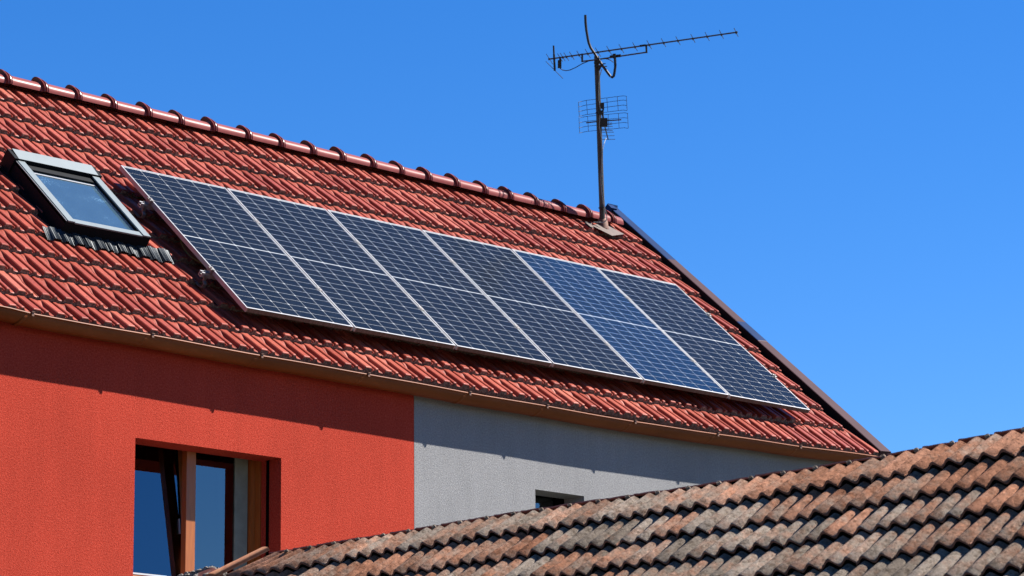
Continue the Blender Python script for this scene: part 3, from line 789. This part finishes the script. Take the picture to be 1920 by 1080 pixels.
# grid antenna
zg = lambda a: ZM+.06-.0001*(a-520)
ga = empty('grid_antenna', c9(600, 460, ZM), 'wire grid antenna with two mesh reflectors clamped halfway up the mast', 'antenna')
def gridrows(ys_left, ys_right, xl, xr, cols):
    q = MB()
    for yl_, yr_ in zip(ys_left, ys_right):
        pts = []
        for t in (0, .07, .16, .5, .93, 1.0):
            bendl = -14*sst(0, .16, t) ; bendr = 16*sst(.93, 1, t)
            pts.append(c9(lerp(xl, xr, t), lerp(yl_, yr_-30, t)+bendl+bendr+14*t, zg(lerp(xl, xr, t)) - (.03 if t in (0, 1.0) else 0)))
        q.tube(pts, .0024, 5)
    for cx0, cx1, t in cols:
        ya = lerp(ys_left[0], ys_right[0]-30, t)-14*sst(0, .16, t)+16*sst(.93, 1, t)+14*t
        yb3 = lerp(ys_left[-1], ys_right[-1]-30, t)-14*sst(0, .16, t)+16*sst(.93, 1, t)+14*t
        q.tube([c9(cx0, ya, zg(cx0)), c9(cx1, yb3, zg(cx1))], .0024, 5)
    return q
build('mesh_reflector', gridrows((285, 365, 445, 525), (200, 270, 355, 440), 220, 1035, [(220, 237, 0), (353, 375, .165), (700, 718, .59), (876, 893, .81), (1030, 1043, 1)]), M_WIRE, ga)
build('mesh_reflector', gridrows((550, 632, 718, 805), (488, 570, 650, 740), 230, 1055, [(230, 242, 0), (376, 390, .175), (722, 735, .60), (895, 908, .81), (1050, 1062, 1)]), M_WIRE, ga)
q = MB(); q.tube([c9(352, 632, zg(352)), c9(530, 612, zg(530)), c9(710, 597, zg(710)), c9(945, 580, zg(945))], .0062, 8); smoothby(build('cross_bar', q, M_ALUG, ga), 50)
q = MB(); q.box(c9(595, 395, ZM-.03), CR*.034, CU*.058, CW*.03); q.tube([c9(640, 395, ZM-.02), c9(628, 470, ZM-.02), c9(640, 560, ZM-.02)], .009, 8); build('dipole_housing', q, M_PLAS, ga)
q = MB(); q.box(c9(595, 700, ZM-.03), CR*.066, CU*.084, CW*.06); build('amplifier_box', q, M_PLAS, ga)
q = MB(); q.box(c9(550, 490, ZM-.045), CR*.04, CU*.038, CW*.05); q.tube([c9(510, 465, ZM-.035), c9(650, 470, ZM-.035)], .005, 6); build('clamp', q, M_PLAS, ga)
q = MB(); q.tube([c9(655, 650, ZM+.06), c9(722, 912, ZM+.55)], .006, 6); build('boom', q, M_TUBE, ga)
for y_, xa_, xb3 in ((635, 640, 790), (665, 640, 792), (696, 640, 800), (736, 600, 806), (762, 612, 800), (790, 606, 820), (851, 615, 830), (911, 612, 842)):
    q = MB(); z_ = ZM+.06+.49*(y_-635)/277.0; q.tube([c9(xa_, y_+3, z_), c9(xb3, y_-1, z_-.01)], .0028, 6); build('element', q, M_ALUG, ga)

# ================================================================== OUTBUILDING IN FRONT
K = Vector((10.87355472, 9.95164364, 3.93843106))
A2 = math.radians(38)
S2 = Vector((math.cos(A2), 0, math.sin(A2))); N2 = Vector((-math.sin(A2), 0, math.cos(A2))); Yv = Vector((0, 1, 0))
def FP(y, s, h): return K + Yv*y + S2*s + N2*h
shed = empty('outbuilding', (K.x-1.0, K.y, 0), 'low outbuilding in front with old weathered corrugated clay tile roof', 'outbuilding')
CW2 = .2
def fsag(y): return interp([-4, -2, -1.2, 0, 1.2, 2, 3.4], [.03, .012, -.012, -.01, .004, .0, -.004], y)
FROWS = [-.288, -.5435, -.7855, -1.053, -1.31, -1.565, -1.82, -2.075, -2.33]
U2 = [0, .044, .046, .10, .15, .20, .235, .262, .315, .35, .40, .45, .475, .50, .525, .55, .60, .65, .70, .735, .762, .815, .85, .90, .95, .984, .986, 1.0]
def prof2(u):
    w = .5+.5*math.cos(2*math.pi*(2*u-.5))
    return .030*w - (.006 if (u < .045 or u > .985) else 0)
ft = MB(); ftint = []
for k, s0b in enumerate(FROWS):
    s1b = -.050 if k == 0 else FROWS[k-1]
    for iy in range(-30, 18):
        y0 = iy*CW2 + .115 + random.uniform(-.003, .003)
        if y0 + CW2 > (3.27, 3.27, 3.47, 3.62, 3.62, 3.62, 3.62, 3.62, 3.62)[k]: continue
        s0 = s0b + random.uniform(-.008, .008); s1 = s1b + (.04 if k else random.uniform(-.006, .006))
        if random.random() < .07: s0 += random.uniform(-.02, .015)
        skew = random.uniform(-.006, .006); lift = random.uniform(-.005, .007)
        rows = []
        def pt(u, v, drop):
            s_ = lerp(s0, s1, v); yy = y0+u*(CW2+.004)+skew*(1-v)
            return FP(yy + .27*max(0, yy-2.3)*min(1.6, max(0, -s_/.288)), s_, -.032+.034*(1-v)+prof2(u)-drop+lift*(1-v)+fsag(y0) + .006*(u < .03))
        rows.append([pt(u, 0.004, (.037+prof2(u)*.9)) for u in U2]); rows.append([pt(u, 0, .014) for u in U2])  # lowest strip is coloured black as the shade below each course end
        for q_, v in enumerate((0, .02, .3, .65, 1.0)): rows.append([pt(u, v, .004 if q_ == 0 else 0) for u in U2])
        if k == 0: rows.append([pt(u, 1.0, .018) for u in U2])
        nb = len(ft.v)
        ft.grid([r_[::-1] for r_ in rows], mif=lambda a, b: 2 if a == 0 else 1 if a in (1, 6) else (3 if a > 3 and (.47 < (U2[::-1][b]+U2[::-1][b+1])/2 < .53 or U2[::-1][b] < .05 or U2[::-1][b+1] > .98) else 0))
        # side edge so that laps have thickness
        e = [pt(0, v, 0) for v in (0, .3, .65, 1.0)]; e2 = [p-N2*.02 for p in e]
        ft.grid([e, e2], 1)
        patch = .5+.5*math.sin(y0*1.25+k*.9+.6)
        t0 = min(1, max(0, random.gauss(.42, .22)))
        grey = max(0, min(.66, random.gauss(.06+.36*patch, .10)))
        ftint += [(t0, random.random(), grey)]*(len(ft.v)-nb)
        if k == 0:                                            # nail lug on the head of the tile
            c_ = FP(y0+.0755, -.068, -.032+.030+fsag(y0)); nb = len(ft.v)
            ft.tube([c_, c_+N2*.012], [.013, .011], 8); ft.tube([c_+N2*.0121, c_+N2*.0125], .0055, 6, mi=2)
            ftint += [(t0, random.random(), .5)]*(len(ft.v)-nb)
FX = len(ft.v)
froof = build('tiled_roof', ft, [M_OLD, M_OEDGE, M_DARK, M_OSHADE], shed, tints=ftint); froof['label'] = 'weathered grey and orange corrugated clay tiles'
smoothby(froof, 38)
dk = MB()
dk.box(FP(-6.0, -2.50, -.16), Yv*9.1, S2*2.43, N2*.06)
build('roof_deck', dk, M_DARK, shed)
# rear slope: its top course stands a little above the ridge
S3 = Vector((math.cos(A2), 0, -math.sin(A2))); N3 = Vector((math.sin(A2), 0, math.cos(A2)))
M_REAR = flat('rear_slope_tile', (0.48, 0.15, 0.09), .75, var=.35, scale=20)
for iy in range(-31, 16):
    y0 = iy*CW2 - .0 + random.uniform(-.002, .002) + .0
    if y0 + .2 > 3.35: continue
    q = MB(); rows_t = []; rows_b = []
    r1 = random.uniform(-.004, .004); r2 = random.uniform(-.004, .004)
    for s_ in (0, .12, .36):
        rt = []; rb = []
        for u in U2[::3]+[1.0]:
            hh = .007*math.sin(math.pi*u)+lerp(r1, r2, u)+.006*(u > .9)+fsag(y0)*1.0
            p = K + Yv*(y0+u*.208) + Vector((.010, 0, -.020)) + S3*s_ + N3*(hh+.03*(s_ == .36)) + Vector((0, 0, fsag(y0)*.3))
            rt.append(p); rb.append(p-N3*.009)
        rows_t.append(rt); rows_b.append(rb)
    q.grid(rows_t); q.grid([r_[::-1] for r_ in rows_b]); q.grid([rows_b[0], rows_t[0]]); 
    q.grid([[r_[0] for r_ in rows_t], [r_[0] for r_ in rows_b]]); q.grid([[r_[-1] for r_ in rows_b], [r_[-1] for r_ in rows_t]])
    build('ridge_tile', q, M_REAR, froof)
rs = MB()
for k in range(1, 9):
    a = K+Yv*-6.0+S3*(k*.33)+N3*-.012; b_ = K+Yv*3.4+S3*(k*.33)+N3*-.012
    rs.quad(a, b_, b_+S3*.36+N3*.03, a+S3*.36+N3*.03); rs.quad(a+S3*.36+N3*.03, b_+S3*.36+N3*.03, b_+S3*.33, a+S3*.33)
build('rear_roof', rs, M_REAR, shed)
# black strip painted in as the shaded gap under the ridge
q = MB(); q.box(FP(-5.9, -.060, -.10), Yv*9.15, S2*.05, N2*.065); build('ridge_gap_shade', q, M_DARK, shed)
# orange verge tiles at the far gable
def fpx(x_, y_, h):
    d = CW + CR*((x_-960)/FPX) - CU*((y_-540)/FPX); P = K+N2*h
    return CAM + d*((P-CAM).dot(N2)/d.dot(N2))
for (a, b_, r_) in (((496, 1029), (404, 1079), .025),):
    pa = fpx(*a, .022); pb = fpx(*b_, .035); d = (pb-pa)
    for j in range(2):
        q = MB(); s_a = pa + d*(j*.95); e_a = pa + d*(j*.95+1.08); rr = []
        for t, rad in ((0, r_), (.5, r_*1.04), (1, r_*1.12)):
            c_ = lerp(s_a, e_a, t); rr.append([c_ + (Yv*math.cos(w_)*1.5+N2*math.sin(w_)*.55)*rad + N2*.012*t for w_ in [math.pi*(i/12*1.1-.05) for i in range(13)]])
        q.grid(rr); q.grid([[p-N2*.012 for p in r2_][::-1] for r2_ in rr])
        q.grid([rr[-1], [p-N2*.012 for p in rr[-1]]]); q.grid([[p-N2*.012 for p in rr[0]], rr[0]])
        vo = build('verge_tile', q, M_ORANGE, froof); smoothby(vo, 40); vo['label'] = 'bright orange half round verge tile'
q = MB(); random.seed(11)
def lump(mb, c, r):
    rows = []
    for i in range(7):
        a = math.pi*i/6
        rows.append([c+Vector((math.sin(a)*math.cos(b2), math.sin(a)*math.sin(b2), math.cos(a)*.8))*r*random.uniform(.75, 1.2) for b2 in [2*math.pi*j/9 for j in range(9)]])
    mb.grid(rows, closed=True)
for x_, y_, r_ in ((352, 1079, .026), (364, 1077, .03), (376, 1074, .03), (388, 1070, .028), (398, 1069, .03), (408, 1072, .03), (415, 1076, .028), (372, 1086, .04), (395, 1084, .045), (340, 1084, .03)):
    lump(q, fpx(x_, y_, .0), r_)
build('mortar', q, M_MORTAR, shed)
q = MB(); q.poly([fpx(366, 1090, .02), fpx(386, 1082, .03), fpx(408, 1068, .035), fpx(398, 1064, .035), fpx(372, 1074, .03)][::-1]); 
qq = [fpx(366, 1090, .0), fpx(386, 1082, .0), fpx(408, 1068, .0), fpx(398, 1064, .0), fpx(372, 1074, .0)]; q.poly(qq)
tt = [fpx(366, 1090, .02), fpx(386, 1082, .03), fpx(408, 1068, .035), fpx(398, 1064, .035), fpx(372, 1074, .03)]
for i in range(5): q.quad(qq[i], qq[(i+1) % 5], tt[(i+1) % 5], tt[i])
build('broken_tile', q, M_REAR, shed)
# walls of the outbuilding
q = MB()
ex = (K+S2*-2.3).x; ez = (K+S2*-2.3).z
yA, yB = K.y-5.8, K.y+3.1
xs_ = [ex+.25, K.x, K.x+2.4]; zs_ = [ez+.0, K.z-.2, ez+.0]
for yy, sgn in ((yA, 1), (yB, -1)):
    pr = [Vector((xs_[0], yy, 0)), Vector((xs_[2], yy, 0)), Vector((xs_[2], yy, zs_[2])), Vector((xs_[1], yy, zs_[1])), Vector((xs_[0], yy, zs_[0]))]
    q.poly(pr if sgn > 0 else pr[::-1]); pr2 = [p+Yv*.25*sgn for p in pr]; q.poly(pr2[::-1] if sgn > 0 else pr2)
q.box((xs_[0], yA, 0), (.25, 0, 0), (0, yB-yA, 0), (0, 0, zs_[0]-.05)); q.box((xs_[2]-.25, yA, 0), (.25, 0, 0), (0, yB-yA, 0), (0, 0, zs_[2]-.05))
build('wall', q, M_MORTAR, shed)

# ------------------------------------------------------------------ overall reflectance
# the sunlit faces are exposed bright in the photograph: every surface reflects this share of the values written above
ALB = 0.41
for m in bpy.data.materials:
    nt = m.node_tree
    for b in [n for n in nt.nodes if n.type == 'BSDF_PRINCIPLED']:
        if b.inputs['Base Color'].links:
            src = b.inputs['Base Color'].links[0].from_socket
            h = nt.nodes.new('ShaderNodeHueSaturation'); h.inputs['Value'].default_value = ALB
            nt.links.new(src, h.inputs['Color']); nt.links.new(h.outputs[0], b.inputs['Base Color'])
